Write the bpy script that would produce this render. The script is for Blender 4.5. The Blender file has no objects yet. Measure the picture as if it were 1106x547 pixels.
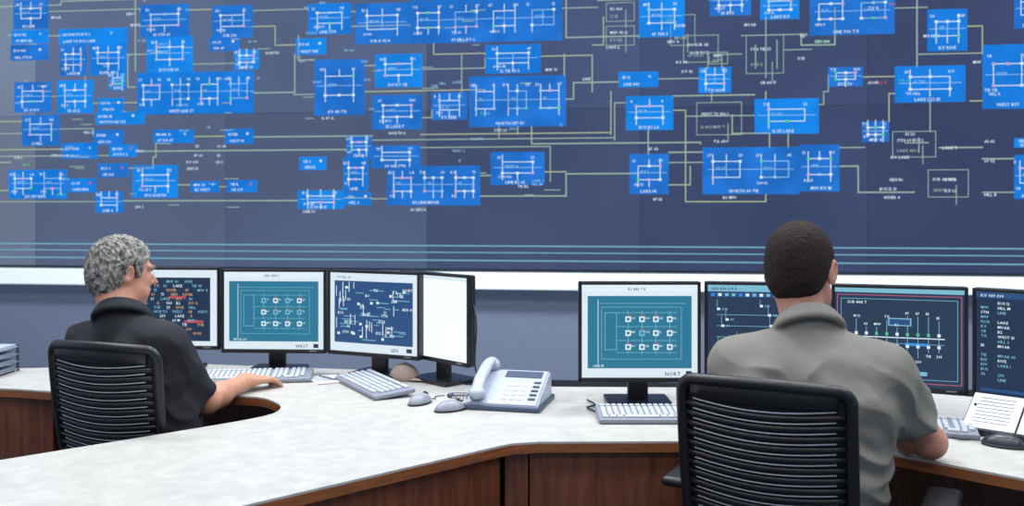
import bpy, bmesh, math, random
import numpy as np
from mathutils import Vector, Matrix, noise
random.seed(11)
H=1.42; HV=225.0; CU=553.0
DZ=0.75
def lin(c):
    c=c/255.0
    return c/12.92 if c<=0.04045 else ((c+0.055)/1.055)**2.4
def hexc(h):
    h=h.lstrip('#'); return (lin(int(h[0:2],16)),lin(int(h[2:4],16)),lin(int(h[4:6],16)),1)
# ---------------------------------------------------------------- materials
MATS={}
def mat(name,col,rough=0.5,metal=0.0,ns=0,na=0.0,bump=0.0,stretch=(1,1,1),col2=None,spec=0.5,detail=4,lo=.35,hi=.65,glow=0):
    if name in MATS: return MATS[name]
    m=bpy.data.materials.new(name); m.use_nodes=True; nt=m.node_tree; b=nt.nodes['Principled BSDF']
    b.inputs['Roughness'].default_value=rough; b.inputs['Metallic'].default_value=metal
    b.inputs['Specular IOR Level'].default_value=spec
    c=hexc(col)
    if glow: b.inputs['Emission Color'].default_value=c; b.inputs['Emission Strength'].default_value=glow
    tc=nt.nodes.new('ShaderNodeTexCoord'); mp=nt.nodes.new('ShaderNodeMapping'); mp.inputs['Scale'].default_value=stretch
    nt.links.new(tc.outputs['Object'],mp.inputs['Vector'])
    nz=nt.nodes.new('ShaderNodeTexNoise'); nz.inputs['Scale'].default_value=ns if ns else 20; nz.inputs['Detail'].default_value=detail
    nt.links.new(mp.outputs['Vector'],nz.inputs['Vector'])
    rp=nt.nodes.new('ShaderNodeValToRGB'); rp.color_ramp.elements[0].position=lo; rp.color_ramp.elements[1].position=hi
    if col2: c2=hexc(col2)
    else: c2=tuple(min(1,x*(1+na)) for x in c[:3])+(1,)
    c1=tuple(x*(1-na) for x in c[:3])+(1,) if not col2 else c
    rp.color_ramp.elements[0].color=c1; rp.color_ramp.elements[1].color=c2
    nt.links.new(nz.outputs['Fac'],rp.inputs['Fac']); nt.links.new(rp.outputs['Color'],b.inputs['Base Color'])
    if bump>0:
        bp=nt.nodes.new('ShaderNodeBump'); bp.inputs['Strength'].default_value=bump; bp.inputs['Distance'].default_value=0.01
        nt.links.new(nz.outputs['Fac'],bp.inputs['Height']); nt.links.new(bp.outputs['Normal'],b.inputs['Normal'])
    MATS[name]=m; return m
def em(name,col,st=1.0,var=0.0,ns=1.0,rough=0.9,spec=0.0):
    if name in MATS: return MATS[name]
    m=bpy.data.materials.new(name); m.use_nodes=True; nt=m.node_tree; b=nt.nodes['Principled BSDF']
    b.inputs['Base Color'].default_value=(0.004,0.004,0.006,1); b.inputs['Roughness'].default_value=rough
    b.inputs['Specular IOR Level'].default_value=spec
    c=hexc(col); b.inputs['Emission Color'].default_value=c; b.inputs['Emission Strength'].default_value=st
    if var>0:
        tc=nt.nodes.new('ShaderNodeTexCoord'); nz=nt.nodes.new('ShaderNodeTexNoise'); nz.inputs['Scale'].default_value=ns; nz.inputs['Detail'].default_value=1
        nt.links.new(tc.outputs['Object'],nz.inputs['Vector'])
        rp=nt.nodes.new('ShaderNodeValToRGB'); rp.color_ramp.elements[0].position=.3; rp.color_ramp.elements[1].position=.7
        rp.color_ramp.elements[0].color=tuple(x*(1-var) for x in c[:3])+(1,); rp.color_ramp.elements[1].color=tuple(x*(1+var) for x in c[:3])+(1,)
        nt.links.new(nz.outputs['Fac'],rp.inputs['Fac']); nt.links.new(rp.outputs['Color'],b.inputs['Emission Color'])
    MATS[name]=m; return m
# ---------------------------------------------------------------- glyph library (real letter outlines)
GL={}
for chs in 'ABCDEFGHIKLMNOPRSTUVWXY0123456789-':
    cu=bpy.data.curves.new('g','FONT'); cu.body=chs; cu.resolution_u=1; cu.offset=.012
    go=bpy.data.objects.new('g',cu); bpy.context.collection.objects.link(go)
    me=go.to_mesh()
    vs=[(v.co.x,v.co.y) for v in me.vertices]; fs=[tuple(p.vertices) for p in me.polygons]
    x0=min([v[0] for v in vs] or [0]); x1=max([v[0] for v in vs] or [.4])
    GL[chs]=([(v[0]-x0,v[1]) for v in vs],fs,x1-x0)
    go.to_mesh_clear(); bpy.data.objects.remove(go); bpy.data.curves.remove(cu)
WORDS=['BUS','LINE','SUB','230','115','KV','MW','NORTH','CB','TX','GEN','WEST','LAKE','12','47','A1','B2','STN','MVAR','RIVER','HILL','TIE','500','69']
def rstr(n):
    s=random.choice(WORDS)
    while len(s)<n: s+=' '+(random.choice(WORDS) if random.random()<.6 else str(random.randint(1,999)))
    return s[:n].strip()
# ---------------------------------------------------------------- mesh builder
class MB:
    def __init__(s): s.bm=bmesh.new(); s.m=[]; s.T=Matrix.Identity(4)
    def mi(s,m):
        if m not in s.m: s.m.append(m)
        return s.m.index(m)
    def _tag(s,geom_faces,m,smooth):
        i=s.mi(m)
        for f in geom_faces: f.material_index=i; f.smooth=smooth
    def box(s,c,size,m,rot=None,bev=0.0,seg=2,smooth=False):
        M=Matrix.Translation(c)
        if rot is not None: M=M@(rot if isinstance(rot,Matrix) else Matrix.Rotation(rot,4,'Z'))
        M=s.T@M@Matrix.Diagonal((size[0],size[1],size[2],1))
        r=bmesh.ops.create_cube(s.bm,size=1.0,matrix=M); vs=r['verts']
        fs=set(f for v in vs for f in v.link_faces)
        if bev>0:
            es=list(set(e for v in vs for e in v.link_edges))
            i=s.mi(m)
            for f in fs: f.material_index=i
            b=bmesh.ops.bevel(s.bm,geom=es,offset=bev,segments=seg,affect='EDGES',profile=.5)
            fs=set(f for v in b['verts'] for f in v.link_faces)|set(f for f in fs if f.is_valid)
        s._tag(fs,m,smooth)
    def cyl(s,a,b,ra,rb,m,seg=20,smooth=True):
        a=s.T@Vector(a); b=s.T@Vector(b); d=b-a
        M=Matrix.Translation((a+b)/2)@d.to_track_quat('Z','Y').to_matrix().to_4x4()
        r=bmesh.ops.create_cone(s.bm,cap_ends=True,segments=seg,radius1=ra,radius2=rb,depth=d.length,matrix=M)
        fs=set(f for v in r['verts'] for f in v.link_faces)
        i=s.mi(m)
        for f in fs: f.material_index=i; f.smooth=smooth and len(f.verts)==4
    def ell(s,c,r,m,rot=None,seg=20,zmin=None):
        M=Matrix.Translation(c)
        if rot is not None: M=M@(rot if isinstance(rot,Matrix) else Matrix.Rotation(rot,4,'Z'))
        M=s.T@M@Matrix.Diagonal((r[0],r[1],r[2],1))
        q=bmesh.ops.create_uvsphere(s.bm,u_segments=seg,v_segments=seg//2+2,radius=1.0)
        if zmin is not None:
            for v in q['verts']: v.co.z=max(v.co.z,zmin)
        fs=set(f for v in q['verts'] for f in v.link_faces)
        for v in q['verts']: v.co=M@v.co
        s._tag(fs,m,True)
    def sweep(s,pts,rx,ry,m,closed=False,up=(0,0,1),seg=10):
        pts=[Vector(p) for p in pts]; n=len(pts); up=Vector(up); rings=[]
        for i,p in enumerate(pts):
            if closed: t=pts[(i+1)%n]-pts[i-1]
            else: t=pts[min(i+1,n-1)]-pts[max(i-1,0)]
            t.normalize(); a=t.cross(up)
            if a.length<1e-4: a=t.cross(Vector((1,0,0)))
            a.normalize(); b=a.cross(t)
            rings.append([s.bm.verts.new(s.T@(p+a*rx*math.cos(2*math.pi*k/seg)+b*ry*math.sin(2*math.pi*k/seg))) for k in range(seg)])
        fs=[]
        for i in range(n if closed else n-1):
            A=rings[i];B=rings[(i+1)%n]
            for k in range(seg):
                fs.append(s.bm.faces.new((A[k],A[(k+1)%seg],B[(k+1)%seg],B[k])))
        if not closed:
            fs.append(s.bm.faces.new(rings[0][::-1])); fs.append(s.bm.faces.new(rings[-1]))
        s._tag(fs,m,True)
    def quad(s,pts,m,smooth=False):
        f=s.bm.faces.new([s.bm.verts.new(s.T@Vector(p)) for p in pts]); f.material_index=s.mi(m); f.smooth=smooth
    def prism(s,poly,z0,z1,mtop,mside,mbot=None):
        n=len(poly)
        t=[s.bm.verts.new(s.T@Vector((p[0],p[1],z1))) for p in poly]; b=[s.bm.verts.new(s.T@Vector((p[0],p[1],z0))) for p in poly]
        f=s.bm.faces.new(t); f.material_index=s.mi(mtop)
        f=s.bm.faces.new(b[::-1]); f.material_index=s.mi(mbot or mside)
        for i in range(n):
            f=s.bm.faces.new((b[i],b[(i+1)%n],t[(i+1)%n],t[i])); f.material_index=s.mi(mside)
    def done(s,name,recalc=True):
        me=bpy.data.meshes.new(name)
        if recalc: bmesh.ops.recalc_face_normals(s.bm,faces=s.bm.faces)
        s.bm.to_mesh(me); s.bm.free()
        for m in s.m: me.materials.append(m)
        o=bpy.data.objects.new(name,me); bpy.context.collection.objects.link(o); return o
class Flat:
    """2-D drawing on a real plane (display surface)"""
    def __init__(s,mb,o,ex,ez,n): s.mb=mb; s.o=Vector(o); s.ex=Vector(ex); s.ez=Vector(ez); s.n=Vector(n)
    def P(s,x,z,l): return s.o+s.ex*x+s.ez*z+s.n*(l*s.dl)
    dl=0.0015
    def rect(s,x0,z0,x1,z1,l,m):
        if x0>x1:x0,x1=x1,x0
        if z0>z1:z0,z1=z1,z0
        s.mb.quad([s.P(x0,z0,l),s.P(x1,z0,l),s.P(x1,z1,l),s.P(x0,z1,l)],m)
    def hv(s,x0,z0,x1,z1,w,l,m):
        w/=2
        if abs(x1-x0)>=abs(z1-z0): s.rect(min(x0,x1)-w,(z0+z1)/2-w,max(x0,x1)+w,(z0+z1)/2+w,l,m)
        else: s.rect((x0+x1)/2-w,min(z0,z1)-w,(x0+x1)/2+w,max(z0,z1)+w,l,m)
    def poly(s,pts,w,l,m):
        for (a,b),(c,d) in zip(pts,pts[1:]):
            if abs(a-c)>w and abs(b-d)>w: s.hv(a,b,c,b,w,l,m); s.hv(c,b,c,d,w,l,m)
            else: s.hv(a,b,c,d,w,l,m)
    def frame(s,x0,z0,x1,z1,w,l,m):
        s.hv(x0,z0,x1,z0,w,l,m);s.hv(x0,z1,x1,z1,w,l,m);s.hv(x0,z0,x0,z1,w,l,m);s.hv(x1,z0,x1,z1,w,l,m)
    def text(s,x,z,h,n,l,m,st=None):
        if n<1: return
        sc=h/.72; bm=s.mb.bm; i=s.mb.mi(m)
        for ch in rstr(n):
            if ch==' ' or ch not in GL: x+=.3*sc; continue
            vs,fs,w=GL[ch]
            V=[bm.verts.new(s.P(x+a*sc,z+b*sc,l)) for a,b in vs]
            for f in fs:
                q=bm.faces.new([V[k] for k in f]); q.material_index=i
            x+=(w+.10)*sc
# ================================================================= ROOM
m_wall=mat('wall_paint_slate','#7b889f',.8,ns=60,na=.03,bump=.05)
m_wallo=mat('wall_paint_pale','#b9c0cc',.8,ns=40,na=.02)
m_ceil=mat('ceiling_tile','#f0f2f5',.9,ns=80,na=.02)
m_carpet=mat('carpet','#3f4654',.95,ns=250,na=.25,bump=.3)
m_white=mat('fixture_white','#f2f5fa',.4,ns=30,na=.01)
m_ledge=mat('ledge_white_glow','#e9f3fb',.4,ns=30,na=.01,glow=.38)  # white ledge; low emission added to make it look brighter
K=.13; CC=1/math.sqrt(1+K*K); WY=7.0
def wallp(s,z,off=0.0):
    return Vector((s*CC-off*K*CC, WY-K*s*CC-off*CC, z))
def W2(u,v):
    t=(u-CU)/1000; d=WY/(1+K*t); return (t*d/CC, H-(v-HV)/1000*d)
SL,SR=-5.55,5.85
CEIL=4.7
wb=MB()
ang=-math.atan(K)
cm=wallp((SL+SR)/2,CEIL/2,-.15)
wb.box(cm,(SR-SL,.2,CEIL),m_wall,rot=ang); wb.done('wall_front')
xl=wallp(SL,0).x; xr=wallp(SR,0).x; YR=-3.2
w=MB(); w.box((xl-.05,(YR+8)/2,CEIL/2),(.1,8-YR,CEIL),m_wallo); w.done('wall_left')
w=MB(); w.box((xr+.05,(YR+6.4)/2,CEIL/2),(.1,6.4-YR,CEIL),m_wallo); w.done('wall_right')
w=MB(); w.box(((xl+xr)/2,YR-.05,CEIL/2),(xr-xl,.1,CEIL),m_wallo); w.done('wall_rear')
w=MB(); w.box(((xl+xr)/2,2.4,-.05),(xr-xl+.4,11.8,.1),m_carpet); w.done('floor')
w=MB(); w.box(((xl+xr)/2,2.4,CEIL+.05),(xr-xl+.4,11.8,.1),m_ceil); w.done('ceiling')
w=MB(); w.box(wallp((SL+SR)/2,.872,.02),(SR-SL-.02,.14,.125),m_ledge,rot=ang,bev=.008); w.done('trim_1')
w=MB(); w.box(wallp((SL+SR)/2,.06,-.04),(SR-SL-.02,.02,.12),mat('baseboard_dark','#2b2f3a',.6),rot=ang); w.done('baseboard_front')

# ---------------------------------------------------------------- video wall
dw=MB(); fl=Flat(dw,wallp(0,0,.05),(CC,-K*CC,0),(0,0,1),(-K*CC,-CC,0))
m_case=mat('display_housing','#20242e',.6)
zb,zt=.95,4.55
dw.box(wallp((SL+SR)/2,(zb+zt)/2,-.004),(SR-SL-.06,.09,zt-zb),m_case,rot=ang)
seam=[W2(43,200)[0],W2(247,200)[0],W2(463,200)[0]]
tw=(seam[2]-seam[0])/2
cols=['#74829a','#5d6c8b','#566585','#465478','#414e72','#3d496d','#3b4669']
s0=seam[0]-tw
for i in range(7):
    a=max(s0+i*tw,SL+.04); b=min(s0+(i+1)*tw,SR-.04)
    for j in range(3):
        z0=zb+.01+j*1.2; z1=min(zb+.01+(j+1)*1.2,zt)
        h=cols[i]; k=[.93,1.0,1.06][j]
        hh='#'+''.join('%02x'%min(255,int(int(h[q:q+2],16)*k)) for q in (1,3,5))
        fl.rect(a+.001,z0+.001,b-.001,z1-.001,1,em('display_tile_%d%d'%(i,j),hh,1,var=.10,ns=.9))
BL=[em('display_blue_a','#147bdc',1.0,var=.14,ns=4),em('display_blue_b','#1f72cf',1,var=.16,ns=5),em('display_blue_c','#1286e8',1.0,var=.12,ns=4)]
m_ln=em('display_line_pale','#a3bfb2',.9); m_ln2=em('display_line_cream','#bcc99e',.9); m_lc=em('display_line_cyan','#7fbdd2',.85)
m_wt=em('display_text_white','#d8ecf9',1.0); m_cy=em('display_text_cyan','#96cbf5',.95)
m_rd=em('display_red','#c8566e',1.0); m_gn=em('display_green','#48cf86',1.0); m_pk=em('display_pink','#cfa0c8',1.0)
RC=[(19,2,57,32),(17,34,57,48),(16,50,57,66),(68,33,142,48),(69,50,98,83),(101,48,141,82),(155,7,208,41),(162,41,212,79),(232,8,276,42),(229,42,262,56),(256,55,283,76),(152,80,277,123),(20,90,60,122),(66,88,105,123),(28,125,69,158),(110,107,138,122),(107,122,160,135),(105,141,138,157),(71,155,110,172),(122,80,140,98),(122,157,152,170),(169,141,213,155),(246,140,277,156),(14,184,77,215),(78,193,108,208),(110,177,143,192),(147,179,196,214),(107,207,137,230),(209,196,240,208),(248,195,281,208),
(335,6,382,38),(322,43,355,60),(386,6,444,48),(444,2,608,45),(342,66,396,125),(407,60,458,95),(525,50,585,80),(404,104,458,140),(468,101,506,130),(508,84,612,137),(326,170,355,184),(376,147,404,171),(373,171,400,207),(403,158,456,182),(420,180,520,222),(531,165,589,200),(324,206,374,226),(374,208,403,222),
(668,79,711,95),(676,105,727,141),(690,0,739,41),(680,167,722,210),(754,74,789,101),(766,-12,810,18),(820,-5,862,22),(873,-8,964,38),(999,12,1042,56),(814,108,883,145),(893,74,930,94),(964,73,1040,111),(929,132,958,154),(758,160,862,210),(862,157,905,207),(1058,50,1112,118),(1092,150,1120,160),(1092,168,1120,215),(1092,-8,1125,32),
(30,-60,90,-20),(150,-70,260,-25),(330,-60,400,-20),(450,-70,560,-20),(690,-60,740,-20),(830,-70,960,-30),(1130,40,1190,90),(1150,120,1230,160),(-60,20,-10,60),(-70,90,-20,140),(1140,-40,1200,0)]
TH=.021
for (u0,v0,u1,v1) in RC:
    x0,z1=W2(u0,v0); x1,z0=W2(u1,v1)
    x1=W2(u1,v0)[0]
    wd=x1-x0; ht=z1-z0
    fl.rect(x0,z0,x1,z1,2,random.choice(BL))
    if ht<.13:
        n=int((wd-.04)/.019)
        fl.text(x0+.03,z0+ht*.55,TH,n//2,4,m_wt); fl.text(x0+.04,z0+ht*.12,TH,int(n*.7),4,m_wt)
        if wd>.2: fl.rect(x0+wd*.75,z0+ht*.6,x0+wd*.75+.018,z0+ht*.6+.018,4,random.choice([m_wt,m_cy,m_rd]))
        continue
    nb=max(1,int(wd/.24)); cw=wd/nb
    for k in range(nb):
        a=x0+k*cw+cw*.22; b=x0+(k+1)*cw-cw*.22; za=z0+ht*.36; zc=z0+ht*.70
        fl.frame(a,za,b,zc,.006,3,m_cy if k%2 else m_wt)
        if random.random()<.4: fl.hv((a+b)/2,za,(a+b)/2,zc,.005,3,m_cy)
        for q in range(3):
            xx=a+(b-a)*q/2
            for zz in (za,zc):
                if random.random()<.7:
                    fl.rect(xx-.011,zz-.009,xx+.011,zz+.009,5,random.choice([m_wt,m_wt,m_wt,m_cy,m_wt,m_gn,m_pk,m_pk]))
                if random.random()<.6: fl.hv(xx,zz,xx,zz+(.05 if zz==zc else -.05),.006,3,m_wt)
        fl.text(a-.04,zc+ht*.1,TH,2,5,m_wt); fl.text(b-.01,zc+ht*.1,TH,2,5,m_wt)
        if random.random()<.6: fl.text(a-.03,za-ht*.15,TH*.9,max(2,int((b-a)/.03)),5,m_wt)
        if ht>.22: fl.text(a+.02,(za+zc)/2,TH*.9,max(2,int((b-a)/.035)),5,m_cy)
    fl.text(x0+wd*.28,z0+ht*.04,TH*1.05,max(4,min(12,int(wd*.5/.019))),5,m_wt)
    fl.poly([(x0+wd*.06,z0+ht*.53),(x0+wd*.94,z0+ht*.53)],.0045,3,m_cy)
LN=[[(0,9),(70,3),(160,3)],[(57,14),(155,14)],[(208,12),(232,12)],[(57,40),(68,40)],[(276,13),(335,13)],[(265,30),(300,30),(300,50),(322,50)],[(277,101),(321,101),(321,60)],
[(0,145),(28,145)],[(0,132),(28,132)],[(0,176),(16,176)],[(0,218),(107,218)],[(0,206),(14,206)],[(137,217),(324,217)],[(60,105),(66,105)],[(105,112),(152,112)],[(140,60),(162,60)],[(212,70),(256,70)],[(143,182),(169,170),(172,155)],[(196,200),(209,200)],[(240,202),(248,202)],[(0,162),(71,162)],[(152,164),(376,164)],[(0,169),(122,169)],[(213,148),(246,148)],[(277,148),(404,148)],[(69,140),(105,147)],[(150,95),(142,60)],[(150,0),(150,78)],[(96,83),(96,92)],
[(382,14),(386,14)],[(382,30),(444,30)],[(320,103),(342,103)],[(396,100),(525,100)],[(396,72),(407,72)],[(458,76),(525,64)],[(458,128),(468,120)],[(325,40),(325,66),(342,66)],[(404,152),(664,152),(664,112),(676,112)],[(456,146),(660,146),(660,100)],[(520,190),(531,190)],[(456,160),(595,160),(595,196)],[(589,186),(612,186)],[(612,0),(612,42),(690,42)],[(608,10),(646,10)],[(585,62),(640,62),(640,100)],[(612,108),(620,90),(668,90)],[(540,137),(540,150)],[(560,137),(560,146)],[(575,137),(575,156),(756,156)],[(403,215),(420,215)],[(374,214),(403,214)],[(520,212),(612,212),(612,188),(690,188)],[(500,60),(500,101)],[(470,48),(470,60),(525,60)],[(610,60),(610,84)],
[(711,86),(754,86)],[(727,120),(740,120),(740,218),(826,218),(826,210)],[(727,104),(814,104)],[(740,126),(814,126)],[(640,50),(652,20)],[(646,2),(766,2)],[(722,176),(758,176)],[(722,200),(745,200),(745,180)],[(722,165),(758,165)],[(883,114),(888,100),(893,82)],[(930,84),(964,84)],[(988,0),(988,73)],[(1002,110),(1002,143)],[(964,102),(958,118),(958,132)],[(905,180),(925,180),(925,208),(985,208)],[(905,160),(932,160)],[(826,100),(826,108)],[(864,38),(864,50),(880,50),(900,10)],[(964,10),(999,10)],[(1042,30),(1058,60)],[(1012,160),(1058,160)],[(990,60),(1058,60)],[(1045,110),(1058,110)],[(1058,172),(1092,172)],[(1058,208),(1092,208)],[(850,145),(850,160)],[(700,141),(700,167)],[(768,101),(768,110)],[(790,125),(790,145),(830,150),(830,160)]]
for i,L in enumerate(LN):
    fl.poly([W2(*p) for p in L],.0075 if i%3 else .0095,2,[m_ln,m_ln,m_ln2][i%3])
for (u0,v0,u1,v1) in [(655,5,685,24),(655,30,685,50),(724,18,750,50),(738,40,775,68),(805,40,845,80),(752,112,800,146),(962,143,1008,170),(1000,184,1043,213),(765,58,785,70)]:
    x0,z1=W2(u0,v0);x1,z0=W2(u1,v1); fl.frame(x0,z0,x1,z1,.005,2,m_ln)
    fl.text(x0+.03,z0+(z1-z0)*.6,TH,int((x1-x0-.05)/.02),3,m_wt); fl.text(x0+.03,z0+(z1-z0)*.2,TH,int((x1-x0-.05)/.024),3,m_ln)
    fl.hv(x0+(x1-x0)*.7,z0-.05,x0+(x1-x0)*.7,z0+.08,.006,3,m_ln)
for (a,b,c,d) in [(826,20,826,85),(800,40,870,40),(815,50,815,75),(838,45,838,75),(770,60,800,60),(845,55,875,55),(990,150,990,165),(975,155,1000,155)]:
    fl.poly([W2(a,b),W2(c,d)],.007,3,m_ln)
TX=[(215,160,4),(238,160,5),(213,170,6),(238,170,4),(205,177,7),(205,184,6),(236,177,4),(803,30,5),(820,92,8),(860,66,4),(862,42,4),(878,48,7),(936,12,4),(700,163,5),(705,217,6),(975,147,6),(1015,162,6),(960,172,8),(948,206,9),(953,215,7),(1018,196,5),(1018,208,5),(958,196,6),(60,170,8),(140,18,5),(60,22,5),(350,130,7),(422,146,7),(560,203,6),(535,143,6),(736,80,5),(745,60,7),(730,70,5),(770,155,7),(1060,155,5),(1060,176,5),(1060,212,6),(1060,100,6),(935,92,6),(995,42,6),(720,48,5),(630,88,4),(95,145,6),(150,165,5),(20,172,5),(290,60,5),(145,30,4),(655,54,6),(590,78,5),(150,225,5),(330,230,7),(445,228,8),(780,215,5),(0,30,3),(1048,70,2)]
for (u,v,n) in TX:
    x,z=W2(u,v); fl.text(x,z,TH,n,3,m_wt)
for (u,v) in [(880,48),(968,90),(30,180),(66,212),(520,125),(718,25)]:
    x,z=W2(u,v); fl.text(x,z,TH,5,6,m_gn)
for (u,v) in [(958,8),(946,92)]:
    x,z=W2(u,v); fl.text(x,z,TH,4,6,m_rd)
for _ in range(80):
    u,v=random.choice([(random.uniform(5,285),random.uniform(5,225)),(random.uniform(320,610),random.uniform(5,225))])
    x,z=W2(u,v); random.choice([lambda:fl.text(x,z,TH*.9,random.randint(3,6),6,m_cy),lambda:fl.hv(x,z,x+random.uniform(.03,.12),z,.006,3,m_ln)])()
for z,wd in ((1.135,.010),(1.085,.008),(1.025,.010)):
    fl.hv(SL+.1,z,SR-.1,z,wd,2,m_lc)
dw.done('video_wall',recalc=False)

# ================================================================= DESK
m_top=mat('desk_laminate','#a9a9a5',.45,ns=22,col2='#bab9b4',detail=12,lo=.3,hi=.7)
m_edge=mat('desk_edge_wood','#87502e',.4,ns=10,na=.2,stretch=(1,1,10))
m_wood=mat('desk_panel_wood','#5a3120',.45,ns=9,col2='#77442b',stretch=(6,6,.6),detail=8)
m_dark=mat('dark_metal','#1a1c22',.5,ns=50,na=.1)
def cr(P,n=5,closed=False):
    out=[];N=len(P)
    for i in range(N-1):
        p0=Vector(P[max(i-1,0)]);p1=Vector(P[i]);p2=Vector(P[i+1]);p3=Vector(P[min(i+2,N-1)])
        for k in range(n):
            t=k/n; out.append(.5*((2*p1)+(p2-p0)*t+(2*p0-5*p1+4*p2-p3)*t*t+(3*p1-p0-3*p2+p3)*t**3))
    out.append(Vector(P[-1])); return out
near=[(-1.5,1.26),(-.61,2.08),(-.06,2.585),(-.0,2.635),(.08,2.655),(.51,2.66),(.80,2.66),(.95,2.60),(1.05,2.51),(1.27,2.29),(1.75,1.9)]
back=[(2.35,2.35),(2.2,3.0),(1.5,3.35),(.9,3.45),(.163,3.47),(-.17,3.5),(-.45,3.8),(-1.3,3.97),(-2.0,3.88),(-2.6,3.86)]
inner=cr([(-2.6,3.52),(-1.9,3.44),(-1.67,3.38),(-1.35,3.34),(-1.05,3.31),(-.90,3.28),(-.82,3.20),(-.775,3.10),(-.80,2.98),(-.99,2.79),(-1.36,2.46),(-2.04,1.84)],4)
out=[tuple(p) for p in near+back]+[(p[0],p[1]) for p in inner]
d=MB(); 
d.prism(out,DZ-.006,DZ,m_top,m_top)
d.prism(out,DZ-.032,DZ-.006,m_edge,m_edge,m_dark)
def panel(a,b,z0=.03,z1=DZ-.032,inset=.02,th=.025,m=m_wood):
    a=Vector(a);b=Vector(b);e=(b-a).normalized();n=Vector((-e.y,e.x));c=(a+b)/2+n*(inset+th/2)
    d.box((c.x,c.y,(z0+z1)/2),((b-a).length-.004,th,z1-z0),m,rot=math.atan2(e.y,e.x))
panel((-1.5,1.26),(-.61,2.08)); panel((-.61,2.08),(-.02,2.62)); panel((-.02,2.645),(.05,2.652)); panel((.05,2.653),(.70,2.66)); 
panel((-2.04,1.84),(-1.5,1.26),inset=.02)
panel((-2.58,3.52),(-1.72,3.40),inset=.03)
panel((2.15,3.0),(1.5,3.33)); panel((1.5,3.33),(.163,3.44)); panel((.163,3.44),(-.17,3.47)); panel((-.17,3.47),(-.45,3.77)); panel((-.45,3.77),(-1.3,3.94)); panel((-1.3,3.94),(-2.58,3.83))
d.box((.70,3.0,.37),(.025,.6,.68),m_wood)
d.box((-1.71,3.6,.37),(.025,.35,.68),m_wood)
d.box((1.9,2.3,.37),(.4,.5,.68),m_wood,rot=-.6)
d.done('control_desk')

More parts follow.
